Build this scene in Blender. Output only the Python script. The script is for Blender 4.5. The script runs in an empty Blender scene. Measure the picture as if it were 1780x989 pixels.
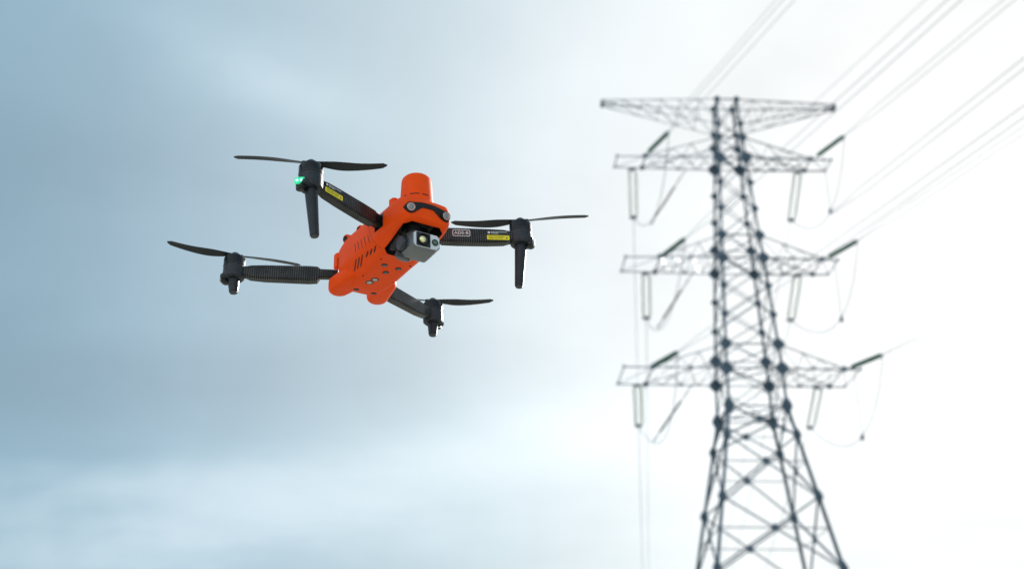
import bpy, math, random
import numpy as np
from mathutils import Vector, Matrix
from mathutils.bvhtree import BVHTree
random.seed(4)
R = math.radians
scene = bpy.context.scene
col = scene.collection

# ------------------------------------------------------------------ camera
CAM_LOC = Vector((0, 0, 1.6))
CAM_PITCH = 23.857
cd = bpy.data.cameras.new('camera')
cam = bpy.data.objects.new('camera', cd); col.objects.link(cam)
cam.location = CAM_LOC
cam.rotation_euler = (R(90 + CAM_PITCH), 0, 0)
cd.sensor_width = 36.0
cd.lens = 36.0 * 2030.0 / 1780.0
cd.clip_start = 0.05
cd.clip_end = 20000
cd.dof.use_dof = True
cd.dof.focus_distance = 1.555
cd.dof.aperture_fstop = 5.5
scene.camera = cam

# ------------------------------------------------------------------ light
SUN_AZ, SUN_EL = 30.0, 24.5           # azimuth clockwise from +Y, elevation
sun_dir = Vector((math.sin(R(SUN_AZ)) * math.cos(R(SUN_EL)), math.cos(R(SUN_AZ)) * math.cos(R(SUN_EL)), math.sin(R(SUN_EL))))
sl = bpy.data.lights.new('sun', 'SUN'); sl.energy = 5.0; sl.angle = R(0.6); sl.color = (1.0, 0.95, 0.88)
so = bpy.data.objects.new('sun', sl); col.objects.link(so)
so.rotation_euler = sun_dir.to_track_quat('Z', 'Y').to_euler()
so.location = (30, 0, 60)

world = bpy.data.worlds.new('World'); scene.world = world
world.use_nodes = True
nt = world.node_tree; nt.nodes.clear()

class NB:
    """small helper that writes math node chains"""
    def __init__(s, t): s.t = t
    def new(s, k, **kw):
        n = s.t.nodes.new(k)
        for a, b in kw.items(): setattr(n, a, b)
        return n
    def put(s, sock, v):
        if isinstance(v, bpy.types.NodeSocket): s.t.links.new(v, sock)
        else: sock.default_value = v
    def m(s, op, a, b=None, c=None, clamp=False):
        n = s.new('ShaderNodeMath', operation=op, use_clamp=clamp)
        for i, v in enumerate((a, b, c)):
            if v is not None: s.put(n.inputs[i], v)
        return n.outputs[0]
    def v(s, op, a, b=None):
        n = s.new('ShaderNodeVectorMath', operation=op)
        s.put(n.inputs[0], a)
        if b is not None: s.put(n.inputs[1], b)
        return n.outputs['Value'] if op in ('DOT_PRODUCT', 'LENGTH') else n.outputs[0]
    def noise(s, vec, scale, detail=4, rough=.5, dist=0.0):
        n = s.new('ShaderNodeTexNoise'); s.put(n.inputs['Vector'], vec)
        n.inputs['Scale'].default_value = scale; n.inputs['Detail'].default_value = detail
        n.inputs['Roughness'].default_value = rough; n.inputs['Distortion'].default_value = dist
        return n.outputs['Fac']
    def rng(s, v, a, b, c=0., d=1.):
        n = s.new('ShaderNodeMapRange', interpolation_type='SMOOTHSTEP'); s.put(n.inputs[0], v)
        for i, q in enumerate((a, b, c, d)): n.inputs[i + 1].default_value = q
        return n.outputs[0]
    def mix(s, f, a, b, blend='MIX'):
        n = s.new('ShaderNodeMix', data_type='RGBA', blend_type=blend)
        s.put(n.inputs[0], f); s.put(n.inputs[6], a); s.put(n.inputs[7], b)
        return n.outputs[2]

W = NB(nt)
sky = W.new('ShaderNodeTexSky', sky_type='NISHITA')
sky.sun_disc = False; sky.sun_elevation = R(SUN_EL); sky.sun_rotation = R(SUN_AZ)
sky.air_density = 1.0; sky.dust_density = 2.0; sky.ozone_density = 1.0
tc = W.new('ShaderNodeTexCoord')
D = W.v('NORMALIZE', tc.outputs['Generated'])
sep = W.new('ShaderNodeSeparateXYZ'); W.put(sep.inputs[0], D)
az = W.m('ARCTAN2', sep.outputs[0], sep.outputs[1])
el = W.m('ARCSINE', sep.outputs[2])
# cloud sheet: noise over the flat cloud layer, drawn out into long streaks
zz = W.m('MAXIMUM', W.m('ADD', sep.outputs[2], 0.18), 0.05)
cx = W.m('DIVIDE', sep.outputs[0], zz); cy = W.m('DIVIDE', sep.outputs[1], zz)
cv = W.new('ShaderNodeCombineXYZ'); W.put(cv.inputs[0], cx); W.put(cv.inputs[1], cy)
mp = W.new('ShaderNodeMapping'); W.put(mp.inputs[0], cv.outputs[0])
mp.inputs['Rotation'].default_value = (0, 0, R(-14)); mp.inputs['Scale'].default_value = (0.70, 1.0, 1)
n1 = W.noise(mp.outputs[0], 1.7, 5, .48, .25)
n2 = W.noise(mp.outputs[0], 4.6, 4, .5, .4)
n3 = W.noise(D, 7.0, 4, .55, .3)
field = W.m('ADD', W.m('ADD', W.m('MULTIPLY', n1, .62), W.m('MULTIPLY', n2, .16)), W.m('MULTIPLY', n3, .22))
def lobe(a0, e0, sa, se, tilt, amp):
    """a single bank of cloud (or gap, amp < 0) at a given bearing and height"""
    da = W.m('MULTIPLY', W.m('SUBTRACT', az, R(a0)), math.cos(R(e0)))
    de = W.m('SUBTRACT', el, R(e0))
    c, s = math.cos(R(tilt)), math.sin(R(tilt))
    p = W.m('ADD', W.m('MULTIPLY', da, c), W.m('MULTIPLY', de, s))
    q = W.m('SUBTRACT', W.m('MULTIPLY', de, c), W.m('MULTIPLY', da, s))
    g = W.m('ADD', W.m('POWER', W.m('ABSOLUTE', W.m('DIVIDE', p, R(sa))), 2.0), W.m('POWER', W.m('ABSOLUTE', W.m('DIVIDE', q, R(se))), 2.0))
    return W.m('MULTIPLY', W.m('EXPONENT', W.m('MULTIPLY', g, -1.0)), amp)
LOBES = [(-13.0, 32.4, 5.5, 1.7, -7, .22), (-17, 34.6, 7, 1.4, -5, .08), (-7, 14.2, 17, 2.6, 10, .34), (-19, 18.4, 15, 2.2, 9, -.20),
         (-25, 26.0, 9, 5, 10, -.12), (-19, 10.5, 11, 3.0, 4, .17), (-3, 24, 6, 3, 12, -.04), (3.5, 33.5, 5, 3.0, 35, .12), (13, 31.5, 7, 2.2, 40, -.07), (2, 20, 5, 5, 0, .10)]
for L in LOBES: field = W.m('ADD', field, lobe(*L))
cover = W.rng(field, .18, .86, .84, .99)
# thin bright cloud scatters sunlight forward: brighter towards the sun
ct = W.v('DOT_PRODUCT', D, tuple(sun_dir))
ang = W.m('ARCCOSINE', W.m('MINIMUM', W.m('MAXIMUM', ct, -1.0), 1.0))
RAMP = [(0, (1.301, 1.301, 1.285)), (4, (0.927, 0.935, 0.935)), (8, (0.87, 0.878, 0.882)), (13, (0.841, 0.858, 0.862)), (17, (0.809, 0.837, 0.846)), (22, (0.752, 0.797, 0.813)), (28, (0.622, 0.703, 0.74)), (35, (0.459, 0.565, 0.622)), (43, (0.337, 0.459, 0.537)), (51, (0.248, 0.378, 0.463)), (70, (0.252, 0.374, 0.459)), (110, (0.66, 0.75, 0.81)), (180, (1.16, 1.2, 1.22))]
def ramp_channel(c):
    n = W.new('ShaderNodeFloatCurve'); cm = n.mapping; cv_ = cm.curves[0]
    pts = [(a / 180, v[c] / 2.5) for a, v in RAMP]
    cv_.points[0].location = pts[0]; cv_.points[1].location = pts[-1]
    for p in pts[1:-1]: cv_.points.new(*p)
    cm.update(); W.put(n.inputs['Value'], W.m('DIVIDE', ang, math.pi))
    return W.m('MULTIPLY', n.outputs[0], 2.5)
cc = W.new('ShaderNodeCombineColor')
for c in range(3): W.put(cc.inputs[c], ramp_channel(c))
# thicker cloud is paler and brighter, gaps a little deeper
lum = W.m('ADD', .70, W.m('MULTIPLY', field, .60))
ccol = W.mix(1.0, cc.outputs[0], lum, 'MULTIPLY')
ccol = W.mix(W.rng(field, .55, .95, 0, .35), ccol, (.82, .86, .88, 1))
b1 = W.new('ShaderNodeBackground'); W.put(b1.inputs[0], sky.outputs[0]); b1.inputs[1].default_value = 0.09
b2 = W.new('ShaderNodeBackground'); W.put(b2.inputs[0], ccol); b2.inputs[1].default_value = 1.0
cover = W.m('MAXIMUM', cover, W.rng(ang, R(18), R(48), .985, .0))
mx = W.new('ShaderNodeMixShader'); W.put(mx.inputs[0], cover); W.put(mx.inputs[1], b1.outputs[0]); W.put(mx.inputs[2], b2.outputs[0])
wo = W.new('ShaderNodeOutputWorld'); W.put(wo.inputs[0], mx.outputs[0])

vs = scene.view_settings
vs.view_transform = 'Standard'; vs.look = 'None'; vs.gamma = 1.0; vs.use_curve_mapping = False
vs.exposure = 0.3
scene.render.engine = 'CYCLES'
scene.cycles.use_denoising = True
try: scene.cycles.denoiser = 'OPENIMAGEDENOISE'
except Exception: pass
scene.cycles.max_bounces = 6
scene.cycles.sample_clamp_indirect = 6.0

# ------------------------------------------------------------------ materials
def mat(name, color, rough=.5, metal=0.0, build=None, **kw):
    m = bpy.data.materials.new(name); m.use_nodes = True
    t = m.node_tree; b = t.nodes['Principled BSDF']
    b.inputs['Base Color'].default_value = (*color, 1); b.inputs['Roughness'].default_value = rough
    b.inputs['Metallic'].default_value = metal
    for k, v in kw.items(): b.inputs[k.replace('_', ' ')].default_value = v
    if build: build(NB(t), b)
    return m
def grain(scale, amount, rvar=.12, bump=.0, spots=None):
    """fine unevenness in colour, gloss and relief on the object's own coordinates"""
    def f(n, b):
        t = n.new('ShaderNodeTexCoord').outputs['Object']
        a = n.noise(t, scale, 5, .6)
        c0 = tuple(b.inputs['Base Color'].default_value)
        lo = tuple(x * (1 - amount) for x in c0[:3]) + (1,); hi = tuple(min(1, x * (1 + amount)) for x in c0[:3]) + (1,)
        c = n.mix(n.rng(a, .3, .7), lo, hi)
        if spots:
            s = n.noise(t, spots[0], 2, .5)
            c = n.mix(n.rng(s, spots[1], spots[1] + .05), c, (*spots[2], 1))
        n.put(b.inputs['Base Color'], c)
        r0 = b.inputs['Roughness'].default_value
        n.put(b.inputs['Roughness'], n.rng(n.noise(t, scale * .4, 4, .6), .25, .75, max(.05, r0 - rvar), min(1, r0 + rvar)))
        if bump:
            bp = n.new('ShaderNodeBump'); bp.inputs['Strength'].default_value = bump; bp.inputs['Distance'].default_value = .0004
            n.put(bp.inputs['Height'], n.noise(t, scale * 6, 3, .6)); n.put(b.inputs['Normal'], bp.outputs[0])
    return f
def weave(n, b):
    """twill carbon cloth: lighter glints where tows cross, in the arm's own coordinates"""
    t = n.new('ShaderNodeTexCoord').outputs['Object']
    s = n.new('ShaderNodeSeparateXYZ'); n.put(s.inputs[0], t)
    P = .0030
    def tri(v, off=0.0):
        q = n.m('DIVIDE', v, P); q = n.m('ADD', q, off)
        return n.m('ABSOLUTE', n.m('SUBTRACT', n.m('MULTIPLY', n.m('FRACT', q), 2.0), 1.0))
    u = tri(s.outputs[0]); v = tri(n.m('ADD', s.outputs[2], s.outputs[1]))
    g = n.rng(n.m('MULTIPLY', u, v), .42, .66)
    spl = n.rng(n.noise(t, 60, 3, .5), .3, .62)
    g = n.m('MULTIPLY', g, spl)
    n.put(b.inputs['Base Color'], n.mix(g, (.0025, .003, .004, 1), (.20, .21, .21, 1)))
    n.put(b.inputs['Roughness'], n.rng(g, 0, 1, .32, .45))
    bp = n.new('ShaderNodeBump'); bp.inputs['Strength'].default_value = .2; bp.inputs['Distance'].default_value = .0004
    n.put(bp.inputs['Height'], n.m('MULTIPLY', u, v)); n.put(b.inputs['Normal'], bp.outputs[0])

M = {
 'orange': mat('orange_plastic', (.95, .080, .003), .50, build=grain(90, .03, .06, .08, spots=(420, .78, (.40, .04, .006))), Specular_IOR_Level=.13),
 'crease': mat('crease_shade', (.22, .020, .003), .7),
 'black': mat('black_plastic', (.008, .010, .013), .36, build=grain(120, .25, .12, .2), Specular_IOR_Level=.4),
 'rubber': mat('black_rubber', (.006, .007, .008), .55, build=grain(150, .25, .1), Specular_IOR_Level=.35),
 'leg': mat('leg_plastic', (.011, .016, .022), .42, build=grain(120, .2, .1, .2), Specular_IOR_Level=.4),
 'carbon': mat('carbon_fibre', (.012, .013, .015), .36, build=weave, Coat_Weight=.08, Specular_IOR_Level=.3),
 'motorbell': mat('motor_bell', (.007, .009, .012), .30, .2, build=grain(200, .25, .1), Specular_IOR_Level=.4),
 'motorbase': mat('motor_base', (.020, .026, .034), .45, build=grain(420, .5, .12, .2), Specular_IOR_Level=.4),
 'blade': mat('rotor_plastic', (.014, .019, .025), .38, build=grain(60, .2, .12), Specular_IOR_Level=.4),
 'grey': mat('camera_grey', (.17, .185, .205), .32, .55, build=grain(160, .06, .08)),
 'greyface': mat('camera_faceplate', (.70, .745, .78), .40, .2, build=grain(160, .04, .08)),
 'darkgrey': mat('gimbal_grey', (.045, .050, .060), .38, .35, build=grain(160, .12, .1)),
 'panel': mat('lens_panel', (.010, .013, .018), .30, build=grain(160, .2, .08)),
 'lensglass': mat('lens_glass', (.012, .018, .020), .05, Coat_Weight=1.0),
 'lensreflection': mat('gold_reflection', (.80, .72, .38), .18, .85, build=grain(70, .3, .08)),
 'lensgreen': mat('coated_lens', (.045, .12, .06), .07, .2, Coat_Weight=1.0),
 'chrome': mat('sensor_ring', (.62, .40, .36), .30, .8, build=grain(100, .1, .1)),
 'lensgrey': mat('sensor_lens', (.20, .23, .25), .12, .3, Coat_Weight=1.0),
 'lampcover': mat('clear_lamp_cover', (.42, .41, .38), .22, build=grain(100, .2, .1)),
 'yellow': mat('yellow_label', (.86, .74, .012), .5, build=grain(120, .04, .05)),
 'print': mat('white_print', (.72, .74, .75), .5, build=grain(120, .05, .05)),
 'ink': mat('black_ink', (.05, .042, .006), .5, build=grain(120, .05, .05)),
 'steel': mat('galvanised_steel', (.085, .135, .185), .55, .2, build=grain(1.6, .22, .14)),
 'glass': mat('green_toughened_glass', (.07, .21, .16), .18, build=grain(3, .15, .08), Transmission_Weight=.4),
 'porcelain': mat('pale_composite', (.82, .86, .85), .4, build=grain(3, .04, .08), Transmission_Weight=.3),
 'wire': mat('aluminium_wire', (.24, .30, .35), .5, .4, build=grain(5, .12, .1)),
 'concrete': mat('footing_concrete', (.38, .37, .35), .85, build=grain(4, .18, .1)),
}
def lamp(n, b):
    b.inputs['Emission Color'].default_value = (.03, 1.0, .42, 1); b.inputs['Emission Strength'].default_value = .55
def lampcore(n, b):
    b.inputs['Emission Color'].default_value = (.35, 1.0, .70, 1); b.inputs['Emission Strength'].default_value = 1.6
M['lampgreen'] = mat('lit_green_cover', (.01, .25, .12), .3, build=lamp)
M['lampcore'] = mat('lit_green_diode', (.1, .6, .4), .3, build=lampcore)
def field_mat(n, b):
    t = n.new('ShaderNodeTexCoord').outputs['Object']
    a = n.noise(t, .05, 6, .6); c = n.noise(t, 1.4, 6, .65)
    k = n.mix(n.rng(a, .35, .65), (.36, .345, .29, 1), (.42, .41, .37, 1))
    k = n.mix(n.m('MULTIPLY', n.rng(c, .4, .7), .6), k, (.26, .26, .18, 1))
    n.put(b.inputs['Base Color'], k)
M['field'] = mat('dry_grass_field', (.3, .28, .2), .95, build=field_mat)

# ------------------------------------------------------------------ mesh helpers
class MB:
    def __init__(s): s.v = []; s.f = []
    def add(s, v, f):
        o = len(s.v); s.v += [tuple(p) for p in v]; s.f += [tuple(i + o for i in q) for q in f]
        return s
    def box(s, c, size, rot=None, bev=0.0):
        x, y, z = (a / 2 for a in size); rot = rot or Matrix.Identity(3); c = Vector(c)
        if bev <= 0:
            v = [c + rot @ Vector((i * x, j * y, k * z)) for i in (-1, 1) for j in (-1, 1) for k in (-1, 1)]
            return s.add(v, [(0, 1, 3, 2), (4, 6, 7, 5), (0, 4, 5, 1), (2, 3, 7, 6), (0, 2, 6, 4), (1, 5, 7, 3)])
        b = min(bev, x * .99, y * .99, z * .99)
        def ring(z_, i):
            return [c + rot @ Vector((p, q, z_)) for p, q in ((x - i - b, -y + i), (x - i, -y + i + b), (x - i, y - i - b), (x - i - b, y - i), (-x + i + b, y - i), (-x + i, y - i - b), (-x + i, -y + i + b), (-x + i + b, -y + i))]
        return s.loft([ring(-z, b * .6), ring(-z + b * .6, 0), ring(z - b * .6, 0), ring(z, b * .6)])
    def loft(s, rings, caps=True, closed=True):
        n = len(rings[0]); o = len(s.v)
        for r in rings: s.v += [tuple(p) for p in r]
        for k in range(len(rings) - 1):
            for i in range(n if closed else n - 1):
                j = (i + 1) % n
                s.f.append((o + k * n + i, o + k * n + j, o + (k + 1) * n + j, o + (k + 1) * n + i))
        if caps:
            s.f.append(tuple(o + i for i in reversed(range(n)))); s.f.append(tuple(o + (len(rings) - 1) * n + i for i in range(n)))
        return s
    def lathe(s, prof, origin=(0, 0, 0), axis=(0, 0, 1), n=24, sx=1.0, sy=1.0):
        """profile [(r, h)] turned about axis"""
        a = Vector(axis).normalized(); u = a.orthogonal().normalized(); w = a.cross(u); o = Vector(origin)
        rings = [[o + a * h + u * (max(r, 1e-6) * sx * math.cos(2 * math.pi * i / n)) + w * (max(r, 1e-6) * sy * math.sin(2 * math.pi * i / n)) for i in range(n)] for r, h in prof]
        return s.loft(rings)
    def tube(s, pts, rad, n=8):
        pts = [Vector(p) for p in pts]; rings = []
        for i, p in enumerate(pts):
            t = (pts[min(i + 1, len(pts) - 1)] - pts[max(i - 1, 0)]).normalized()
            ref = Vector((0, 0, 1)) if abs(t.z) < .9 else Vector((1, 0, 0))
            u = t.cross(ref).normalized(); w = t.cross(u)
            r = rad[i] if isinstance(rad, (list, tuple)) else rad
            rings.append([p + u * r * math.cos(2 * math.pi * k / n) + w * r * math.sin(2 * math.pi * k / n) for k in range(n)])
        return s.loft(rings)
    def prism(s, outline, depth, frame):
        """2D outline pushed out along the frame's z"""
        n = len(outline)
        v = [frame @ Vector((x, y, 0)) for x, y in outline] + [frame @ Vector((x, y, depth)) for x, y in outline]
        f = [tuple(reversed(range(n))), tuple(range(n, 2 * n))] + [(i, (i + 1) % n, n + (i + 1) % n, n + i) for i in range(n)]
        return s.add(v, f)
    def angle(s, p, q, w, t=None, flip=1):
        """rolled steel angle (L profile) from p to q"""
        p, q = Vector(p), Vector(q); a = (q - p).normalized(); t = t or w * .16
        ref = Vector((0, 0, 1)) if abs(a.z) < .85 else Vector((0, 1, 0))
        u = a.cross(ref).normalized() * flip; n = a.cross(u)
        prof = [(0, 0), (w, 0), (w, t), (t, t), (t, w), (0, w)]
        ring = lambda o: [o + u * (x - w * .4) + n * (y - w * .4) for x, y in prof]
        return s.loft([ring(p), ring(q)])
    def obj(s, name, m, parent=None, smooth=None, loc=None):
        me = bpy.data.meshes.new(name); me.from_pydata(s.v, [], s.f); me.update()
        import bmesh
        bm = bmesh.new(); bm.from_mesh(me); bmesh.ops.recalc_face_normals(bm, faces=bm.faces); bm.to_mesh(me); bm.free()
        return link(name, me, m, parent, smooth, loc)
def link(name, me, m, parent=None, smooth=None, loc=None):
    o = bpy.data.objects.new(name, me); col.objects.link(o)
    if m is not None: me.materials.append(M[m])
    if parent: o.parent = parent
    if loc is not None: o.location = loc
    if smooth is not None:
        me.shade_smooth(); me.set_sharp_from_angle(angle=R(smooth))
    return o
def tag(o, label, cat, group=None):
    o['label'] = label; o['category'] = cat
    if group: o['group'] = group
    return o
def empty(name, loc=(0, 0, 0), rot=(0, 0, 0), parent=None):
    o = bpy.data.objects.new(name, None); col.objects.link(o); o.location = loc; o.rotation_euler = rot
    o.empty_display_size = .2
    if parent: o.parent = parent
    return o
def mm(*p): return Vector(p) * .001

# ------------------------------------------------------------------ ground
g = MB()
rings = []
for r in (2, 10, 40, 120, 400, 1500, 6000):
    rings.append([(r * math.cos(2 * math.pi * i / 64), r * math.sin(2 * math.pi * i / 64), 0.0) for i in range(64)])
g.loft(rings, caps=False)
g.f.append(tuple(range(64)))
gr = g.obj('ground', 'field'); gr['kind'] = 'structure'

# ================================================================== pylon
TOWER = Vector((10.685, 50.0, 0.0)); PSI = R(2.07)
pyl = empty('transmission_pylon', TOWER, (0, 0, PSI))
tag(pyl, 'tall grey steel lattice pylon with three pairs of crossarms, blurred behind the drone', 'pylon')
ZW = [(0, 8.75), (17.39, 2.55), (19.13, 2.48), (20.3, 2.37), (24.66, 1.92), (25.87, 1.77), (30.17, 1.30), (31.34, 1.19), (33.58, .98)]
def hw(z): return float(np.interp(z, [a for a, b in ZW], [b for a, b in ZW])) / 2
NODES = [0.12, 3.4, 6.8, 10.15, 13.2, 16.0, 17.39, 19.13, 20.3, 21.75, 23.2, 24.66, 25.87, 27.3, 28.74, 30.17, 31.34, 32.12, 33.58]
CORN = [(-1, -1), (1, -1), (1, 1), (-1, 1)]
def corner(i, z): h = hw(z); return Vector((CORN[i % 4][0] * h, CORN[i % 4][1] * h, z))
MAIN = {30.17, 24.66, 19.13, 17.39, 31.34, 25.87, 20.3}
plate_cache = {}
def star(r, k=.62): return [(r * (1 if i % 2 == 0 else k) * math.cos(math.pi * i / 4), r * (1 if i % 2 == 0 else k) * math.sin(math.pi * i / 4)) for i in range(8)]
legs = []
for i in range(4):
    b = MB()
    for z0, z1 in zip(NODES[:-1], NODES[1:]):
        w = .128 if z0 < 17 else (.102 if z0 < 25 else .08)
        b.angle(corner(i, z0 - (.03 if z0 < 1 else .02)), corner(i, z1 + .02), w, flip=CORN[i][0])
    lg = b.obj('leg', 'steel', pyl); legs.append(lg)
    for z in NODES[1:]:
        r = {30.17: .36, 24.66: .33, 19.13: .36, 17.39: .33, 31.34: .25, 25.87: .29, 20.3: .33, 33.58: .20, 32.12: .20}.get(z, .21 if z > 18 else .25)
        sx, sy = CORN[i]; h = hw(z)
        key = (z, sy, sx)
        p = MB()
        p.prism([(x * (.8 if z < 18 else .95), y * (1.35 if z < 18 else 1.0)) for x, y in star(r, .82)], .03, Matrix(((1, 0, 0, 0), (0, 0, -sy, 0), (0, 1, 0, 0), (0, 0, 0, 1))) if sy > 0 else Matrix(((1, 0, 0, 0), (0, 0, -1, 0), (0, 1, 0, 0), (0, 0, 0, 1))))
        p.prism(star(r * .8, .82), .03, Matrix(((0, 0, 1, 0), (1, 0, 0, 0), (0, 1, 0, 0), (0, 0, 0, 1))))
        p.obj('gusset_plate', 'steel', lg, loc=(sx * (h + .0), sy * (h + .0), z))
    f = MB(); f.lathe([(.55, -.4), (.55, .18), (.50, .23)], n=16)
    f.obj('footing', 'concrete', pyl, loc=tuple(corner(i, .12).xy) + (0,))
for fi in range(4):
    for z0, z1 in zip(NODES[:-1], NODES[1:]):
        w = .075 if z0 < 16.5 else .042
        big = z0 < 16.5
        a0, b0, a1, b1_ = corner(fi, z0), corner(fi + 1, z0), corner(fi, z1), corner(fi + 1, z1)
        nrm = Vector((CORN[fi][0] + CORN[(fi + 1) % 4][0], CORN[fi][1] + CORN[(fi + 1) % 4][1], 0)).normalized()
        MB().angle(a0 + nrm * .03, b1_ + nrm * .03, w).obj('brace', 'steel', pyl)
        MB().angle(b0 - nrm * .03, a1 - nrm * .03, w, flip=-1).obj('brace', 'steel', pyl)
        if big:
            k = a0.lerp(b0, .5).length
            t = (b0 - a0).length / ((b0 - a0).length + (b1_ - a1).length)
            c = a0.lerp(b1_, t)
            fr = Matrix.Translation(c) @ nrm.to_track_quat('Z', 'Y').to_matrix().to_4x4()
            p = MB(); p.prism(star(.19, .75), .09, Matrix.Translation((0, 0, -.045)))
            o = p.obj('gusset_plate', 'steel', pyl); o.matrix_local = fr
            if z0 > 1:
                zc = c.z
                MB().angle(corner(fi, zc), corner(fi + 1, zc), .04).obj('brace', 'steel', pyl)
    for z in (17.39, 19.13, 20.3, 24.66, 25.87, 30.17, 31.34, 33.58):
        MB().angle(corner(fi, z), corner(fi + 1, z), .055).obj('horizontal_strut', 'steel', pyl)
for z in (17.39, 24.66, 30.17, 19.13):
    MB().angle(corner(0, z), corner(2, z), .06).obj('diaphragm_strut', 'steel', pyl)
    MB().angle(corner(1, z + .05), corner(3, z + .05), .06).obj('diaphragm_strut', 'steel', pyl)

def crossarm(side, zb, zu, length, xt, d_end):
    """bottom chords, raised ties, box end; braces and plates as sub-parts"""
    hb, hu = hw(zb), hw(zu)
    def chord(t, s):                       # bottom chord, t = 0 at the body, 1 at the tip
        x = hb + (length - hb) * t; y = hb + (d_end - hb) * t
        return Vector((side * x, s * y, zb))
    tt = (xt - hb) / (length - hb)
    def tie(t, s):
        a = Vector((side * hu, s * hu, zu)); b = chord(tt, s) + Vector((0, 0, .06)); return a.lerp(b, t)
    b = MB()
    for s in (-1, 1):
        b.angle(chord(0, s), chord(1, s), .06); b.angle(tie(0, s), tie(1, s), .045)
    b.angle(chord(1, -1), chord(1, 1), .06); b.angle(chord(tt, -1), chord(tt, 1), .075)
    a = b.obj('crossarm', 'steel', pyl)
    N = 4
    for k in range(N):
        t0, t1 = tt * k / N, tt * (k + 1) / N
        MB().angle(chord(t0, -1 if k % 2 else 1), chord(t1, 1 if k % 2 else -1), .030).obj('brace', 'steel', a)
        MB().angle(chord(t0, 1 if k % 2 else -1) + Vector((0, 0, .03)), chord(t1, -1 if k % 2 else 1) + Vector((0, 0, .03)), .030).obj('brace', 'steel', a)
        for s in (-1, 1):
            u0, u1 = k / N, (k + 1) / N
            if k < N - 1:
                MB().angle(chord(t1, s), tie(u0 if k == 0 else (u0 + u1) / 2, s), .030).obj('brace', 'steel', a)
                MB().angle(chord(t1, s), tie((u1 + min(1, u1 + .25)) / 2, s), .028).obj('brace', 'steel', a)
    MB().angle(chord(tt, -1), chord(1, 1), .030).obj('brace', 'steel', a)
    for s in (-1, 1):
        for t, r in ((tt, .16), (tt * .5, .10), (1, .08)):
            p = MB(); p.prism([(x * (.8 if z < 18 else .95), y * (1.35 if z < 18 else 1.0)) for x, y in star(r, .82)], .03, Matrix(((1, 0, 0, 0), (0, 0, -1, 0), (0, 1, 0, 0), (0, 0, 0, 1))))
            p.obj('gusset_plate', 'steel', a, loc=chord(t, s) + Vector((0, s * .02, .02)))
    return a
ARMS = [(30.17, 31.34, 5.62, 4.88, .54, 4.25, 3.85), (24.66, 25.87, 5.46, 4.5, .81, 3.85, 3.75), (19.13, 20.3, 5.79, 4.77, 1.17, 4.5, 4.05)]
for zb, zu, ll, lr, de, xl, xr in ARMS:
    crossarm(-1, zb, zu, ll, xl, de); crossarm(1, zb, zu, lr, xr, de)
def toparm(side, length):
    zt, zl = 33.58, 32.12; ht, hl = hw(zt), hw(zl)
    tip = lambda s: Vector((side * length, s * .2, zt))
    up = lambda t, s: Vector((side * ht, s * ht, zt)).lerp(tip(s), t)
    lo = lambda t, s: Vector((side * hl, s * hl, zl)).lerp(tip(s) + Vector((0, 0, -.12)), t)
    b = MB()
    for s in (-1, 1):
        b.angle(up(0, s), up(1, s), .042); b.angle(lo(0, s), lo(1, s), .036)
    b.angle(up(1, -1), up(1, 1), .07); b.box(tip(0) + Vector((0, 0, -.1)), (.12, .4, .22))
    a = b.obj('crossarm', 'steel', pyl)
    N = 6
    for k in range(N):
        t0, t1 = k / N, (k + 1) / N
        for s in (-1, 1):
            MB().angle(up(t1, s), lo(t0, s), .024).obj('brace', 'steel', a)
            if k < N - 1: MB().angle(up(t1, s), lo(t1, s), .024).obj('brace', 'steel', a)
        MB().angle(up(t0, -1 if k % 2 else 1), up(t1, 1 if k % 2 else -1), .024).obj('brace', 'steel', a)
        MB().angle(lo(t0, -1 if k % 2 else 1), lo(t1, 1 if k % 2 else -1), .024).obj('brace', 'steel', a)
toparm(-1, 6.19); toparm(1, 5.52)

# ---- insulator strings, conductors, jumpers (each a thing of its own, placed in the pylon's frame)
TM = Matrix.Translation(TOWER) @ Matrix.Rotation(PSI, 4, 'Z')
def tw(p): return TM @ Vector(p)
def string(p, q, m, label, group, rdisc=.13, lead=.35, double=0.0, pitch=.15):
    """cap-and-pin insulator string between two points"""
    p, q = tw(p), tw(q); a = (q - p).normalized(); L = (q - p).length
    e = empty('insulator_string', p); tag(e, label, 'insulator', group)
    side = a.cross(Vector((0, 0, 1))).normalized()
    offs = (-double, double) if double else (0.0,)
    for o_ in offs:
        o = side * o_
        prof = [(.018, lead)]
        n = max(4, int((L - lead * 1.4) / pitch))
        for k in range(n):
            h = lead + k * pitch
            prof += [(.045, h + .01), (.05, h + .05), (rdisc, h + .075), (rdisc * .97, h + .095), (.04, h + .10), (.03, h + .14)]
        prof.append((.018, L - lead * .4))
        MB().lathe(prof, o, a, 12).obj('disc_stack', m, e, smooth=35)
    f = MB(); f.tube([Vector((0, 0, 0)), a * lead], .028, 6); f.box(a * (lead * .6), (.09, .05 + 2 * double, .07), a.to_track_quat('X', 'Z').to_matrix())
    f.obj('end_fitting', 'steel', e)
    f = MB(); f.box(a * (L - .06), (.22, .05 + 2 * double, .07), a.to_track_quat('X', 'Z').to_matrix(), .01); f.tube([a * (L - lead * .45), a * L], .03, 6)
    f.obj('end_fitting', 'steel', e)
    return q
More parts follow.
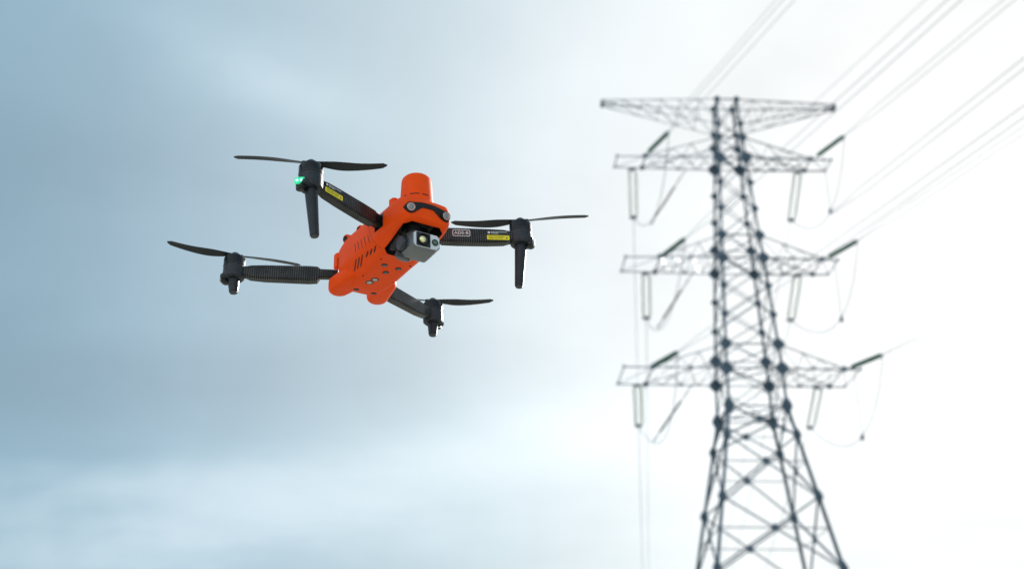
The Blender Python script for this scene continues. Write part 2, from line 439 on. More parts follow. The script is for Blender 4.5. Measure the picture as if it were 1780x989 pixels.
def wire(pts, r, name, label, cat, group=None, twin=0.0, spacers=False):
    P0 = pts[0]
    b = MB()
    if twin:
        sd_ = (pts[-1] - pts[0]).cross(Vector((0, 0, 1))).normalized() * twin
        for k in (-1, 1): b.tube([p - P0 + sd_ * k * min(1, i / 3) for i, p in enumerate(pts)], r, 6)
        for i in ((9, 26) if spacers else ()): b.box(pts[i] - P0, (.05, twin * 2 + .04, .05), (pts[i] - pts[i - 1]).to_track_quat('X', 'Z').to_matrix())
    else: b.tube([p - P0 for p in pts], r, 6)
    o = b.obj(name, 'wire', smooth=60, loc=P0)
    tag(o, label, cat, group); return o
AZN = R(15.0); AZF = R(8.1)
LV = [('top', 30.17), ('middle', 24.66), ('lowest', 19.13)]
NEAR = {('top', 1): (4.0, -.93), ('top', -1): (-4.22, -.98), ('middle', 1): (3.9, -1.12), ('middle', -1): (-3.8, -1.05), ('lowest', 1): (4.18, -1.5), ('lowest', -1): (-4.52, -1.48)}
FAR = {('top', 1): 3.5, ('top', -1): -4.76, ('middle', 1): 3.0, ('middle', -1): -4.3, ('lowest', 1): 3.5, ('lowest', -1): -4.9}
def span(p, azh, m, k, smax, n=40):
    out = []
    for i in range(n + 1):
        s = smax * (i / n) ** 1.4
        out.append(TM @ Vector((p[0] + math.sin(azh) * s, p[1] - math.cos(azh) * s, p[2] - m * s + k * s * s)))
    return out
for nm, z in LV:
    for sd in (-1, 1):
        sn = 'right' if sd > 0 else 'left'
        x, y = NEAR[(nm, sd)]
        el_ = R(6); L = 2.6
        p = Vector((x, y + .15, z)); q = p + Vector((math.sin(AZN) * math.cos(el_), -math.cos(AZN) * math.cos(el_), -math.sin(el_))) * L
        string(p, q, 'glass', 'green glass insulator string slanting up from the %s %s crossarm' % (nm, sn), 'green insulator strings reaching towards the viewer', .115, .28, pitch=.146)
        wire(span(q, AZN, .06, .0006, 100), .0125, 'power_line', 'pale blurred conductor running up to the right from the %s %s green insulator' % (nm, sn), 'power line', 'conductors running towards the viewer', .2, sd > 0)
        xf = FAR[(nm, sd)]
        p2 = Vector((xf, .5 + (30.17 - z) * .05, z)); ef = R(13); q2 = p2 + Vector((math.sin(AZF) * math.cos(ef), math.cos(AZF) * math.cos(ef), -math.sin(ef))) * 3.9
        string(p2, q2, 'porcelain', 'pale twin insulator string hanging away beneath the %s %s crossarm' % (nm, sn), 'pale insulator strings behind the crossarms', .10, .3, double=.16, pitch=.16)
        wire(span(q2, math.pi - AZF, .09, .0003, 300, 30), .015, 'power_line', 'faint conductor falling away behind the pylon from the %s %s crossarm' % (nm, sn), 'power line', 'conductors leaving behind the pylon')
        # jumper looping under the arm between the two string ends
        low = Vector((x + sd * .35, 0.2, z - 3.15)) if sd > 0 else Vector((-3.95, .45, z - 3.0))
        pts = []
        for i in range(25):
            t = i / 24
            pts.append(TM @ ((1 - t) ** 3 * q + 3 * (1 - t) ** 2 * t * (q + Vector((0, .2, -2.6)) + (low - q) * .45 * Vector((1, 0, 0)).x) * 1.0 + 3 * (1 - t) * t * t * (q2.lerp(low, .75) + Vector((0, 0, -.9))) + t ** 3 * q2))
        wire(pts, .019, 'jumper_cable', 'thin jumper cable looping below the %s %s crossarm' % (nm, sn), 'cable', 'jumper cables under the crossarms')
        if sd < 0:
            p3 = Vector((-hw(z) - {'top': 1.42, 'middle': 1.05, 'lowest': 1.1}[nm], .55, z - .02)); q3 = Vector((-3.95 if nm == 'top' else -3.9 if nm == 'middle' else -4.35, .5, z - {'top': 3.1, 'middle': 2.95, 'lowest': 2.85}[nm]))
            string(p3, q3, 'black', 'dark slanted strut insulator below the inner %s left crossarm' % nm, 'dark slanted insulators under the left crossarms', .065, 1.2, pitch=.11)
        else:
            e = MB(); e.lathe([(.03, 0), (.075, .04), (.075, .22), (.03, .26)], (0, 0, -.26), n=12)
            wq = low + Vector((0, -1.2, .25))
            o = MB().lathe([(.03, -.3), (.08, -.26), (.08, -.06), (.03, 0), (.014, .02), (.014, 2.85)], n=10).obj('jumper_weight', 'steel', smooth=40, loc=tw(wq))
            tag(o, 'hanging rod with small grey weight under the %s right crossarm' % nm, 'weight', 'hanging jumper weights on the right crossarms')
wire(span(Vector((4.2, -.15, 33.4)), AZN, .05, .0005, 100), .012, 'earth_wire', 'thin earth wire rising from the right end of the topmost crossarm', 'power line', 'earth wires on the topmost crossarm')
wire(span(Vector((-2.0, -.3, 33.5)), AZN, .05, .0005, 100), .012, 'earth_wire', 'thin earth wire rising from the left half of the topmost crossarm', 'power line', 'earth wires on the topmost crossarm')
wire(span(Vector((4.4, -1.0, 27.0)), AZN, .03, .0004, 100), .016, 'power_line', 'wide blurred conductor between the top and middle right conductors', 'power line', 'conductors running towards the viewer', .24)

# ================================================================== drone (local: x forward, y left, z up)
dr = empty('quadcopter_drone', (-0.18341963, 1.4252278, 2.30054654))
dr.rotation_mode = 'XYZ'
dr.rotation_euler = (0.00147507, -0.08494717, -1.02203825)
tag(dr, 'orange quadcopter drone with black arms and grey camera, hovering in front of the sky', 'drone')
DRM = dr.matrix_basis.copy()
CAML = Vector((.78033, -.36790, -.50570))      # from the drone towards where it is looked at, used to seat small fittings on the shell

SEC = [ # x, ztop, wtop, wmid, z mid upper, z mid lower, wbot, zbot
 (-58, -22, 16, 24, -28, -44, 12, -55), (-54, -13, 23, 33, -20, -46, 17, -60), (-44, -4, 29, 38.5, -13, -47, 21, -65), (-15, 1, 31, 40.5, -9, -47, 23, -68), (25, -1, 31, 41, -13, -48, 24, -68),
 (55, -9, 31, 41, -22, -50, 25, -68), (75, -14, 33, 40.5, -27, -51, 26, -68), (100, -17.5, 34, 38, -28, -52, 28, -65), (122, -19, 33.5, 36, -28, -52, 29, -60), (138, -21, 31, 34, -28, -50, 28, -57), (144, -24, 28, 32, -30, -48.5, 27, -54.5), (147, -29, 24, 28, -33, -46, 24, -51)]
def section(p):
    x, zt, wt, wm, zu, zl, wb, zb = p
    pts = [(wt * .5, zt + 1.5), (wt, zt), (wm, zu), (wm, zl), (wb, zb), (0, zb - .4), (-wb, zb), (-wm, zl), (-wm, zu), (-wt, zt), (-wt * .5, zt + 1.5)]
    for _ in range(3):
        out = []
        for a, b in zip(pts, pts[1:] + pts[:1]):
            out += [(a[0] * .87 + b[0] * .13, a[1] * .87 + b[1] * .13), (a[0] * .13 + b[0] * .87, a[1] * .13 + b[1] * .87)]
        pts = out
    return [mm(x, y, z) for y, z in pts]
S = np.array(SEC, float)
xs = np.concatenate([[-58, -56.5, -54], np.linspace(-50, 140, 40), [143, 145.5, 147]])
def hermite(xq):
    k = min(max(np.searchsorted(S[:, 0], xq) - 1, 0), len(S) - 2)
    h = S[k + 1, 0] - S[k, 0]; t = (xq - S[k, 0]) / h
    d = (S[1:] - S[:-1]) / (S[1:, :1] - S[:-1, :1])
    def sl(i):
        if i == 0: return d[0]
        if i == len(S) - 1: return d[-1]
        return np.where(d[i - 1] * d[i] > 0, 2 * d[i - 1] * d[i] / (d[i - 1] + d[i] + 1e-12), 0)
    m0, m1 = sl(k) * h, sl(k + 1) * h
    r = (2 * t**3 - 3 * t**2 + 1) * S[k] + (t**3 - 2 * t**2 + t) * m0 + (-2 * t**3 + 3 * t**2) * S[k + 1] + (t**3 - t**2) * m1
    r[0] = xq; return r
body = MB(); body.loft([section(hermite(x)) for x in xs])
bo = body.obj('body_shell', 'orange', dr)
# recess for the gimbal, cut out of the shell
cut = MB()
def rr(x0, x1, y, z, c):
    return [mm(*p) for p in ((x0 + c, -y, z), (x1 - c, -y, z), (x1, -y + c, z), (x1, y - c, z), (x1 - c, y, z), (x0 + c, y, z), (x0, y - c, z), (x0, -y + c, z))]
cut.loft([rr(72, 141.5, 27.5, -100, 8), rr(73, 141.5, 27.5, -50, 8), rr(79, 139, 25, -40, 8), rr(88, 132, 18, -34, 8)])
co = cut.obj('cutter', 'black', dr)
slot = MB()
for s in (-1, 1):
    slot.box(mm(-54, s * 40, -34), (.030, .040, .022), Matrix.Rotation(s * R(24), 3, 'Z'))
    slot.box(mm(88, s * 46, -33), (.020, .018, .024))
sc_ = slot.obj('cutter', 'black', dr)
for c in (co, sc_):
    md = bo.modifiers.new('cut', 'BOOLEAN'); md.object = c; md.operation = 'DIFFERENCE'; md.solver = 'EXACT'
    md.material_mode = 'TRANSFER'
bpy.context.view_layer.update()
dg = bpy.context.evaluated_depsgraph_get()
nm_ = bpy.data.meshes.new_from_object(bo.evaluated_get(dg))
bo.modifiers.clear(); bo.data = nm_; nm_.name = 'body_shell'
nm_.shade_smooth(); nm_.set_sharp_from_angle(angle=R(32))
for c in (co, sc_): bpy.data.objects.remove(c, do_unlink=True)
bvh = BVHTree.FromPolygons([v.co.copy() for v in nm_.vertices], [tuple(p.vertices) for p in nm_.polygons])
def seat(p, d=-CAML):
    """where the line through p along d meets the shell: point and normal"""
    p = mm(*p); h = bvh.ray_cast(p - d.normalized() * .15, d.normalized())
    return (h[0], h[1]) if h[0] is not None else (p, -d)
def frame(o, n, along):
    z = n.normalized(); x = (along - z * along.dot(z)).normalized(); y = z.cross(x)
    return Matrix((x, y, z)).transposed()

# vents and slots: short dark channels sunk in the flank, on both flanks
VENT = [(16.7, -28.9, 21.1, -44.5), (26, -30.2, 31.5, -46.5), (36.1, -32.5, 41.2, -48.6), (46.1, -34, 52.1, -50.5), (56.7, -36.8, 63, -52.7)]
SLOT = [(22.4, -54.9, 16.8, -71.4), (31.9, -57.1, 26.3, -73.1), (41.3, -58.2, 35.8, -74.8), (58.5, -61.8, 53, -68.4), (70.2, -64.3, 64.7, -70.8), (81.8, -66, 76.4, -73.4)]
def channel(a, b, w, name, flip):
    ha, na = seat((a[0], -40, a[1])); hb, nb = seat((b[0], -40, b[1]))
    out = MB(); rings = []
    for k in range(7):
        t = k / 6; p, n = seat(tuple(Vector((a[0], -40, a[1])).lerp(Vector((b[0], -40, b[1])), t)))
        if flip: p = Vector((p.x, -p.y, p.z)); n = Vector((n.x, -n.y, n.z))
        al = (hb - ha)
        if flip: al = Vector((al.x, -al.y, al.z))
        sd = n.cross(al).normalized(); ww = w * (.45 if k in (0, 6) else 1.0) * .001
        rings.append([p + sd * ww + n * .0003, p - sd * ww + n * .0003, p - sd * ww - n * .0006, p + sd * ww - n * .0006])
    out.loft(rings); out.obj(name, 'rubber', bo)
for fl in (0, 1):
    for v in VENT: channel(v[:2], v[2:], .42, 'vent_slot', fl)
    for i, v in enumerate(SLOT): channel(v[:2], v[2:], .85 if i < 3 else .95, 'vent_slot', fl)

# seam between head and belly on both flanks, shade put into a dark strip
for s in (-1, 1):
    rings = []
    for k in range(15):
        t = k / 14; x = 58 + 18 * t; z = -20 - 46 * t; q, n = seat((x, s * 80, z), Vector((0, -s, 0)))
        al = Vector((18, 0, -46)).normalized(); sv = n.cross(al).normalized() * .00035
        rings.append([q + sv + n * .0001, q - sv + n * .0001, q - sv - n * .0005, q + sv - n * .0005])
    MB().loft(rings).obj('shell_crease', 'crease', bo)
# underside sensors and lamps
def disc(p, r, name, m, ring=None, d=Vector((0, 0, 1)), parent=bo, el=1.0, h=.8):
    q, n = seat(p, d)
    b = MB(); b.lathe([(r * .001, -.0005), (r * .001, .0003 * h), (r * .00082, .0007 * h), (r * .00078, .0003)], q, n, 20)
    o = b.obj(name, ring or 'rubber', parent, smooth=30)
    c = MB(); c.lathe([(r * .00076, 0), (r * .0007, .0006), (r * .0004, .0010), (0, .00115)], q, n, 20)
    c.obj('lens', m, o, smooth=60); return o
for p in ((45, -10, -68), (44, 10.5, -68)): disc(p, 4.2, 'downward_sensor', 'lensglass')
disc((28, 0, -68), 4.2, 'downward_sensor', 'lensglass')
disc((-6.5, -7.2, -68), 5.2, 'landing_light', 'lampcover')
disc((4.0, -4.2, -68), 5.2, 'landing_light', 'lampcover')
for y in (-13, 13): disc((-36, y, -68), 4.0, 'screw', 'darkgrey')
for s in (-1, 1):
    for p in ((74, s * 6, -68), (57, s * 21, -68), (5, s * 22, -68)):
        disc(p, 1.1, 'screw', 'rubber')
# side bosses with screws along the shoulder
for s in (-1, 1):
    for x, z in ((24, -11), (-20, -2)):
        b = MB(); b.lathe([(6.5e-3, -8e-3), (6.5e-3, 0), (5.6e-3, 1.2e-3), (0, 1.3e-3)], mm(x, s * 36.5, z), Vector((.25, s * .93, -.15)), 20)
        bs = b.obj('boss', 'orange', dr, smooth=40)
        c = MB(); c.lathe([(3.9e-3, 1.0e-3), (3.9e-3, 2.1e-3), (2.4e-3, 1.7e-3), (0, 1.3e-3)], mm(x, s * 36.5, z), Vector((.25, s * .93, -.15)), 18)
        c.obj('screw', 'rubber', bs, smooth=40)
    MB().box(mm(-46, s * 37.5, -24), (.010, .007, .022), None, .0015).obj('latch', 'orange', dr, smooth=40)
    # rear pivot housings under the rear arm roots, running forward into the belly
    b = MB(); rings = []
    for z, ins in ((-65.5, 7.0), (-64.6, 3.4), (-62.5, 1.2), (-59, 0), (-52, 0), (-47, .6), (-44.5, 2.4)):
        A, B, ra, rb = Vector((-57, s * 28.5)), Vector((-22, s * 20)), 15.0 - ins, 18.0 - ins
        ring = []
        a0 = math.atan2((B - A).y, (B - A).x)
        for k in range(13):
            a = a0 + R(90 + 180 * k / 12); ring.append(mm(A.x + ra * math.cos(a), A.y + ra * math.sin(a), z))
        for k in range(13):
            a = a0 + R(270 + 180 * k / 12); ring.append(mm(B.x + rb * math.cos(a), B.y + rb * math.sin(a), z))
        rings.append(ring)
    b.loft(rings); b.obj('pivot_housing', 'orange', dr, smooth=50)

# front visor band following the brow, with two vision sensors
def curve(pts, n):
    pts = sorted(pts); y = np.array([p[0] for p in pts]); z = np.array([p[1] for p in pts])
    yq = np.linspace(y[0], y[-1], n)
    zq = np.interp(yq, y, z); k = np.array([.25, .5, .25])
    for _ in range(2): zq[1:-1] = np.convolve(zq, k, 'valid')
    return yq, zq
lowc = [(-32.5, -42), (-30, -47.5), (-24, -49), (-18, -45.5), (-8, -36.3), (8, -36.3), (18, -45.5), (24, -49), (30, -47.5), (32.5, -42)]
highc = [(-32.5, -40), (-29.5, -35.5), (-22, -32.2), (-8, -29.2), (8, -29.2), (22, -32.2), (29.5, -35.5), (32.5, -40)]
yq, zl_ = curve(lowc, 45); _, zh_ = curve(highc, 45)
vb = MB(); grid = []
for i in range(45):
    row = []
    for k in range(5):
        z = zl_[i] + (zh_[i] - zl_[i]) * k / 4
        h = bvh.ray_cast(mm(220, yq[i] * .985, z), Vector((-1, 0, 0)))
        p = h[0] if h[0] is not None else mm(138, yq[i], z); n = h[1] if h[0] is not None else Vector((1, 0, 0))
        row.append((p, n))
    grid.append(row)
rings = []
for row in grid:
    rings.append([p + n * .0009 for p, n in row] + [p - n * .002 for p, n in reversed(row)])
vb.loft(rings); vo = vb.obj('front_visor', 'rubber', dr, smooth=40)
for s in (-1, 1):
    h = bvh.ray_cast(mm(220, s * 24.2, -40.6), Vector((-1, 0, 0))); q = h[0]
    ax = Vector((.96, s * .16, -.20)).normalized()
    b = MB(); b.lathe([(7.0e-3, -3e-3), (7.0e-3, 2.4e-3), (6.3e-3, 3.2e-3), (5.2e-3, 3.0e-3)], q, ax, 28); ro = b.obj('vision_sensor', 'rubber', vo, smooth=40)
    b = MB(); b.lathe([(5.3e-3, 2.0e-3), (5.3e-3, 3.5e-3), (4.7e-3, 3.8e-3), (4.2e-3, 3.3e-3)], q, ax, 28); b.obj('ring', 'chrome', ro, smooth=40)
    b = MB(); b.lathe([(4.2e-3, 2.4e-3), (3.6e-3, 3.4e-3), (2.0e-3, 4.1e-3), (0, 4.3e-3)], q, ax, 28); b.obj('lens', 'lensgrey', ro, smooth=70)

# antenna module on the head
b = MB(); b.lathe([(.0255, -.0245), (.0245, -.0200), (.0222, -.0178), (.0212, -.012), (.0194, .0195), (.0186, .0225), (.0165, .0248), (.012, .0258), (0, .0262)], mm(117, 0, 0), (0, 0, 1), 48)
am = b.obj('antenna_module', 'orange', dr, smooth=55)
for a0, a1 in ((-50, -18), (-8, 18), (30, 56), (-92, -66)):
    rings = []
    for k in range(9):
        a = R(a0 + (a1 - a0) * k / 8); rad = .02085
        o = mm(117, 0, -9.3); d = Vector((math.cos(a), math.sin(a), 0))
        rings.append([o + d * (rad + .00035) + Vector((0, 0, .0007)), o + d * (rad + .00035) - Vector((0, 0, .0007)), o + d * (rad - .001) - Vector((0, 0, .0007)), o + d * (rad - .001) + Vector((0, 0, .0007))])
    MB().loft(rings).obj('vent_slot', 'rubber', am)
b = MB(); b.box(mm(98, -23, -11), (.012, .010, .020), Matrix.Rotation(R(10), 3, 'Z'), .0025); b.obj('mounting_lug', 'orange', am, smooth=40)
b = MB(); b.box(mm(98, 23, -11), (.012, .010, .020), Matrix.Rotation(R(-10), 3, 'Z'), .0025); b.obj('mounting_lug', 'orange', am, smooth=40)

# gimbal and camera
gy = MB()
gy.lathe([(.0165, .0), (.0165, .010), (.013, .012)], mm(112, 0, -48), (0, 0, 1), 28)
gy.box(mm(106, 0, -50), (.026, .034, .010), None, .003)
gy.box(mm(104, -22.5, -60), (.018, .0045, .034), Matrix.Rotation(R(25), 3, 'Y'), .0015)
go = gy.obj('gimbal_yoke', 'rubber', dr, smooth=40)
MB().lathe([(.0095, -.0145), (.0095, -.0025), (.0085, 0), (.0, .0)], mm(114, -4, -57), (0, 0, -1), 24).obj('yaw_motor', 'darkgrey', go, smooth=40)
def housing(y0, y1, z0, z1, c):   # outline of the housing seen from the front
    return [(y0 + c, z0), (y1 - c * 1.5, z0), (y1, z0 + c * 1.5), (y1, z1 - c), (y1 - c, z1), (y0 + c, z1), (y0, z1 - c), (y0, z0 + c)]
hs = MB()
def hr(x, g, dz=0.0): return [mm(x, y * g, -80.2 + (z + 80.2) * g + dz) for y, z in housing(-20, 19, -92.5, -68.4, 4.0)]
hs.loft([hr(109, .86), hr(111, .95), hr(114, 1.0), hr(140.5, 1.0), hr(142.6, .965), hr(143, .93)])
ho = hs.obj('camera_housing', 'grey', dr, smooth=38)
fp = MB(); fp.loft([[mm(142.6, y, z) for y, z in housing(-17.9, 17.4, -90.4, -70.0, 3.0)], [mm(143.5, y, z) for y, z in housing(-17.9, 17.4, -90.4, -70.0, 3.0)], [mm(143.8, y * .985, -80.2 + (z + 80.2) * .975) for y, z in housing(-17.9, 17.4, -90.4, -70.0, 3.0)]])
fo = fp.obj('faceplate', 'greyface', ho, smooth=30)
MB().box(mm(143.9, -5.0, -80.2), (.0012, .0194, .0190), None, .0004).obj('lens_panel', 'panel', fo, smooth=30)
b = MB(); b.lathe([(.0084, 0), (.0084, .0018), (.0074, .0022), (.0066, .0004), (0, .0004)], mm(144.3, -5.0, -80.2), (1, 0, 0), 32); lr_ = b.obj('thermal_lens_barrel', 'rubber', ho, smooth=30)
b = MB(); b.lathe([(.0060, .0), (.0048, .0012), (.0026, .0019), (0, .0021)], mm(144.6, -5.0, -80.2), (1, 0, 0), 32); b.obj('lens', 'lensglass', lr_, smooth=70)
b = MB(); b.lathe([(.0042, 0), (.0034, .0008), (.0017, .0013), (0, .0014)], mm(145.9, -7.4, -81.0), Vector((1, -.25, -.15)), 24); b.obj('lens_reflection', 'lensreflection', lr_, smooth=70)  # gold reflection on the thermal lens, put in as an off-centre metallic cap
b = MB(); b.lathe([(.0044, 0), (.0044, .0010), (.0038, .0013), (.0034, .0004), (0, .0004)], mm(143.8, 11.2, -80.4), (1, 0, 0), 28); l2 = b.obj('zoom_lens_barrel', 'rubber', ho, smooth=30)
b = MB(); b.lathe([(.0036, 0), (.0028, .0009), (.0014, .0014), (0, .0015)], mm(144.2, 11.2, -80.4), (1, 0, 0), 28); b.obj('lens', 'lensgreen', l2, smooth=70)
# side tilt motor and rear arm of the gimbal
b = MB(); b.lathe([(.0, -.001), (.0085, -.001), (.0095, .0005), (.0095, .0060), (.0085, .0072), (.0, .0074)], mm(121, -19.5, -78), (0, -1, 0), 30); b.obj('tilt_motor', 'darkgrey', go, smooth=40)
b = MB(); b.lathe([(.0, -.006), (.009, -.006), (.0105, -.004), (.0105, .005), (.009, .0065), (.0, .007)], mm(106, -13, -84), (-.35, -.2, -1), 28); b.obj('roll_motor', 'darkgrey', go, smooth=40)
b = MB(); b.loft([[mm(x, y, z) for x, y, z in r] for r in ([(98, -25, -54), (108, -25, -54), (108, -20, -54), (98, -20, -54)], [(108, -26, -72), (124, -26, -72), (124, -20, -72), (108, -20, -72)], [(112, -26, -84), (126, -26, -82), (126, -20, -82), (112, -20, -84)])]); b.obj('tilt_arm', 'rubber', go, smooth=30)

# ---- arms, motors, rotors, legs
def text_mesh(txt, size, frame4, name, m, parent, depth=.0001, stretch=1.0):
    cu = bpy.data.curves.new('t', 'FONT'); cu.body = txt; cu.size = size; cu.align_x = 'CENTER'; cu.align_y = 'CENTER'; cu.extrude = depth; cu.offset = size * .012
    to = bpy.data.objects.new('t', cu); col.objects.link(to)
    bpy.context.view_layer.update()
    me = bpy.data.meshes.new_from_object(to.evaluated_get(bpy.context.evaluated_depsgraph_get()))
    bpy.data.objects.remove(to, do_unlink=True)
    me.transform(frame4 @ Matrix.Diagonal((stretch, 1, 1, 1)))
    return link(name, me, m, parent)
def rrect(w, h, r, n=5):
    out = []
    for cx_, cy_, a in ((w / 2 - r, h / 2 - r, 0), (-w / 2 + r, h / 2 - r, 90), (-w / 2 + r, -h / 2 + r, 180), (w / 2 - r, -h / 2 + r, 270)):
        out += [(cx_ + r * math.cos(R(a + 90 * k / n)), cy_ + r * math.sin(R(a + 90 * k / n))) for k in range(n + 1)]
    return out
HUBS = {'front_right': (128.4, -149.2), 'front_left': (128.4, 149.2), 'rear_right': (-128.4, -153.5), 'rear_left': (-128.4, 153.5)}
ROOTS = {'front_right': (84, -36), 'front_left': (84, 36), 'rear_right': (-66, -27), 'rear_left': (-66, 27)}
BLADE_ANG = {'front_right': -112, 'front_left': 58, 'rear_right': 84, 'rear_left': 66}
ALAB = {'front_right': 'black front arm with yellow warning label and green lamp', 'front_left': 'black carbon front arm lettered ADS-B', 'rear_right': 'black carbon rear arm with short foot', 'rear_left': 'black rear arm with short foot below the body'}
def make_blade(sgn):
    b = MB(); rings = []
    N = 16
    for k in range(N + 1):
        t = k / N; r = .010 + t * .082
        c = .0055 + .0095 * math.sin(min(1, t * 1.9 + .12) * math.pi / 2) * (1 - .62 * max(0, t - .25) / .75)
        if t > .93: c *= max(.25, 1 - ((t - .93) / .07) ** 2 * .75)
        tw_ = R(22 - 15 * t) * sgn; th = .0018 * (1 - .55 * t)
        sweep = -.004 * math.sin(t * math.pi) * sgn
        ring = []
        for i in range(10):
            a = 2 * math.pi * i / 10; y = math.cos(a) * c / 2; z = math.sin(a) * th / 2 + .0009 * (1 - (2 * y / c) ** 2)
            ring.append(Vector((r, y * math.cos(tw_) - z * math.sin(tw_) + sweep, y * math.sin(tw_) + z * math.cos(tw_) + .003 * t * t)))
        rings.append(ring)
    b.loft(rings); return b
for key, (hx, hy) in HUBS.items():
    front = key.startswith('front'); sd = 1 if hy > 0 else -1
    rx, ry = ROOTS[key]
    z0 = -32.5 if front else -33.5; z1 = -29.5
    p0, p1 = mm(rx, ry, z0), mm(hx, hy, z1)
    dv = p1 - p0; L = dv.length; ax = dv.normalized()
    # the arm's own frame: x along the arm, y towards the drone's front, z up
    zup = Vector((0, 0, 1)); fy = Vector((ax.y, -ax.x, 0)).normalized()
    if fy.x < 0: fy = -fy
    yv = (fy - ax * fy.dot(ax)).normalized(); xv = ax; zv = xv.cross(yv)
    flipz = zv.z < 0
    if flipz: zv = -zv
    # right-handed frame
    Fm = Matrix((xv, yv, zv)).transposed().to_4x4()
    if flipz: Fm = Matrix((-xv, yv, zv)).transposed().to_4x4()
    sx = -1 if flipz else 1
    Fm = Matrix.Translation(p0) @ Fm
    a = MB(); rings = []
    prof = [(0.0, 17, 12), (.10, 18, 12.5), (.13, 21, 14.5), (.30, 21.5, 15), (.62, 21, 14.5), (.80, 19.5, 14), (.865, 16, 13), (.91, 14, 13), (1.0, 13, 14)]
    if not front: prof = [(0.0, 13, 10), (.17, 13.5, 10.5), (.20, 22, 14), (.28, 23, 15), (.70, 21.5, 14.5), (.84, 19, 13.5), (.88, 15.5, 12), (.92, 14, 13), (1.0, 13, 14)]
    for t, h, w in prof:
        zc = (h - 18) * .18
        c = 2.2
        ring = [(w / 2 - c, -h / 2), (w / 2, -h / 2 + c), (w / 2, h / 2 - c), (w / 2 - c, h / 2), (-w / 2 + c, h / 2), (-w / 2, h / 2 - c), (-w / 2, -h / 2 + c), (-w / 2 + c, -h / 2)]
        rings.append([mm(sx * t * L * 1000, y, z - zc) for y, z in ring])
    a.loft(rings)
    ao = a.obj('arm', 'carbon', dr, smooth=25); ao.matrix_local = Fm
    ao['label'] = ALAB[key]
    wface = .0075
    def face_frame(d, z):      # on the arm's front face at distance d (m) from the root; text x runs to the viewer's right
        rgt = Vector((sx, 0, 0)) if sd > 0 else Vector((-sx, 0, 0))
        n = Vector((0, 1, 0)); up = Vector((0, 0, 1))
        rgt = up.cross(n)
        fr = Matrix((rgt, up, n)).transposed().to_4x4()
        return Matrix.Translation((sx * d, wface + .00012, z * .001)) @ fr
    if front:
        d0 = L * .735
        lb = MB(); lb.prism(rrect(.0300, .0068, .0012), .00022, face_frame(d0, -4.2)); lo_ = lb.obj('warning_label', 'yellow', ao)
        fr = face_frame(d0, -4.2) @ Matrix.Translation((0, 0, .00023))
        b = MB()
        for (x0, x1, y) in ((-.0128, -.0062, .0014), (-.0050, .0076, .0014), (-.0128, .0062, -.0012)):
            x = x0
            while x < x1:
                ww = random.uniform(.0004, .0011); b.box(fr @ Vector((x + ww / 2, y, .00003)), (ww, .00006, .0011), fr.to_3x3() @ Matrix.Rotation(R(90), 3, 'X')); x += ww + .00035
        b.prism([(.0098, -.0016), (.0128, -.0016), (.0113, .0014)], .00006, fr)
        b.obj('small_print', 'ink', lo_)
        fr2 = face_frame(d0 - (.0 if sd > 0 else .0), 3.2) @ Matrix.Translation((0, 0, .0001))
        b = MB(); b.prism([(-.0120 + .0017 * math.cos(2 * math.pi * k / 16), .0017 * math.sin(2 * math.pi * k / 16)) for k in range(16)], .0001, fr2)
        for (x0, x1, y) in ((-.0092, .0120, .0010), (-.0092, .0006, -.0011)):
            x = x0
            while x < x1:
                ww = random.uniform(.0005, .0012); b.box(fr2 @ Vector((x + ww / 2, y, .00005)), (ww, .0001, .0011), fr2.to_3x3() @ Matrix.Rotation(R(90), 3, 'X')); x += ww + .00035
        b.obj('small_print', 'print', ao)
        if sd > 0:
            fr3 = face_frame(L * .335, 1.2) @ Matrix.Translation((0, 0, .0001))
            b = MB(); o1 = rrect(.0235, .0098, .0022); o2 = rrect(.0217, .0080, .0014)
            n = len(o1)
            b.add([fr3 @ Vector((x, y, .0001)) for x, y in o1 + o2], [(i, (i + 1) % n, n + (i + 1) % n, n + i) for i in range(n)])
            b.obj('badge_frame', 'print', ao)
            text_mesh('ADS-B', .0062, fr3 @ Matrix.Translation((0, 0, .0001)), 'badge_lettering', 'print', ao, stretch=1.12)
    # motor
    hub = mm(hx, hy, 0)
    b = MB(); b.lathe([(.0125, -.0405), (.0146, -.0385), (.0150, -.0330), (.0146, -.0215), (.0136, -.0208)], hub, (0, 0, 1), 32)
    b.box(mm(hx, hy, -38) + Vector((0, 0, 0)) + ax * .004, (.026, .018, .006), Matrix.Rotation(math.atan2(ax.y, ax.x), 3, 'Z'), .002)
    mo = b.obj('motor_mount', 'motorbase', dr, smooth=40)
    b = MB(); b.lathe([(.0140, -.0207), (.0148, -.0200), (.0148, -.0098), (.0138, -.0082), (.0095, -.0070), (.0085, -.0066)], hub, (0, 0, 1), 32); b.obj('motor_bell', 'motorbell', mo, smooth=40)
    b = MB(); b.lathe([(.0149, -.0209), (.0151, -.0204), (.0149, -.0199)], hub, (0, 0, 1), 32); b.obj('bell_rim', 'darkgrey', mo, smooth=40)
    # rotor
    pr = MB(); pr.lathe([(.0090, -.0070), (.0092, -.0045), (.0080, -.0030), (.0060, -.0016), (.0042, .0004), (.0018, .0012), (0, .0013)], hub, (0, 0, 1), 24)
    ba = R(BLADE_ANG[key])
    pr.box(hub + Vector((0, 0, -.0034)), (.0230, .0075, .0034), Matrix.Rotation(ba, 3, 'Z'), .001)
    po = pr.obj('rotor_hub', 'blade', dr, smooth=40)
    spin = 1 if key in ('front_left', 'rear_right') else -1
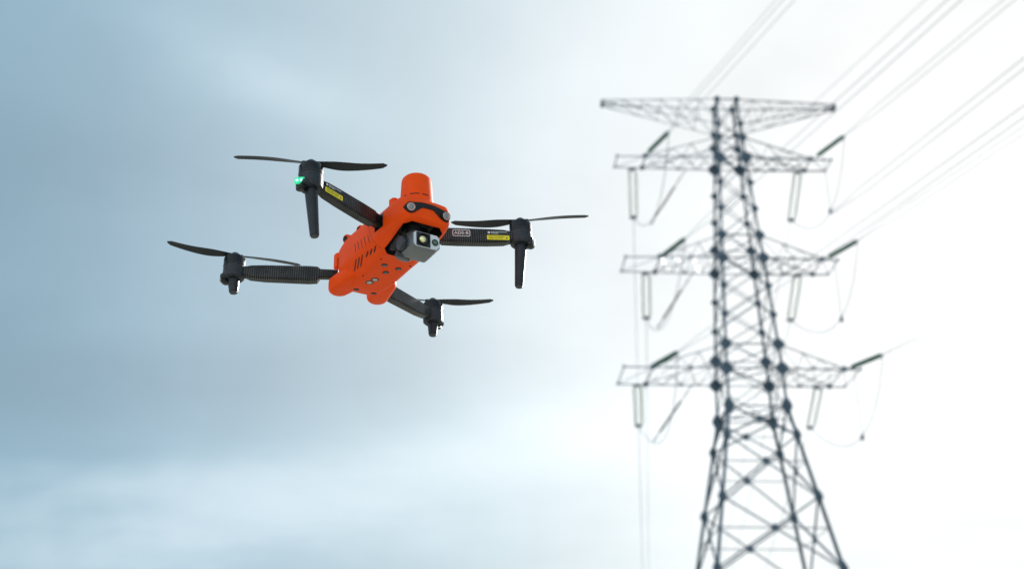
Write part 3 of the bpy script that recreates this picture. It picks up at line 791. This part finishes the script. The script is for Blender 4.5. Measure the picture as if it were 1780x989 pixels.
    for k in range(2):
        bl = make_blade(spin).obj('rotor_blade', 'blade', po, smooth=50)
        bl.matrix_local = Matrix.Translation(hub + Vector((0, 0, -.0032))) @ Matrix.Rotation(ba + math.pi * k, 4, 'Z')
    # leg
    if front:
        top, bot, r0, r1 = mm(hx, hy * .995, -38), mm(129, sd * 141.5, -104), .0080, .0055
    else:
        top, bot, r0, r1 = mm(hx, hy, -38), mm(-127.5, sd * 152.2, -60.5), .0080, .0062
    d = bot - top; h = d.length
    b = MB(); b.lathe([(r0 * .9, -.004), (r0, .002), (r0 * .985, .006), (r1 * 1.03, h - .003), (r1, h - .0012), (r1 * .8, h)], top, d, 24)
    lo2 = b.obj('landing_leg', 'leg', dr, smooth=35)
    b = MB(); b.lathe([(r1 * .84, h - .0025), (r1 * .84, h + .0006), (r1 * .5, h + .0009), (0, h + .0009)], top, d, 20); b.obj('foot_pad', 'darkgrey', lo2, smooth=35)
    # status lamp under the motor, at its outer side
    out = Vector((hx, hy, 0)).normalized()
    if key == 'front_right': out = Vector((.10, -1, 0)).normalized()
    lc = mm(hx, hy, -34.5) + out * .0128
    yaw = math.atan2(out.y, out.x); rm = Matrix.Rotation(yaw, 3, 'Z')
    hb_ = MB(); hb_.box(lc - out * .001 + Vector((0, 0, -.0035)), (.009, .015, .013), rm, .002); hbo = hb_.obj('lamp_housing', 'black', mo, smooth=40)
    if key == 'front_right':
        fwd = Vector((.80, -.60, -.05)).normalized(); c = lc + Vector((0, 0, 0)) + fwd * .0052 + Vector((0, 0, -.001))
        rr_ = Matrix.Rotation(math.atan2(fwd.y, fwd.x), 3, 'Z')
        sl_ = MB(); sl_.box(c, (.004, .0125, .0085), rr_, .0015); slo = sl_.obj('status_light', 'lampgreen', dr, smooth=40)
        for k in (-1, 1):
            b = MB(); b.lathe([(.0020, 0), (.0017, .0008), (0, .0012)], c + fwd * .0016 + rr_ @ Vector((0, k * .0027, -.0004)), fwd, 16); b.obj('diode', 'lampcore', slo, smooth=60)
    else:
        b = MB(); b.box(lc + out * .0015 + Vector((0, 0, -.0050)), (.0075, .0115, .0085), rm, .0018); b.obj('status_light', 'lampcover', dr, smooth=40)
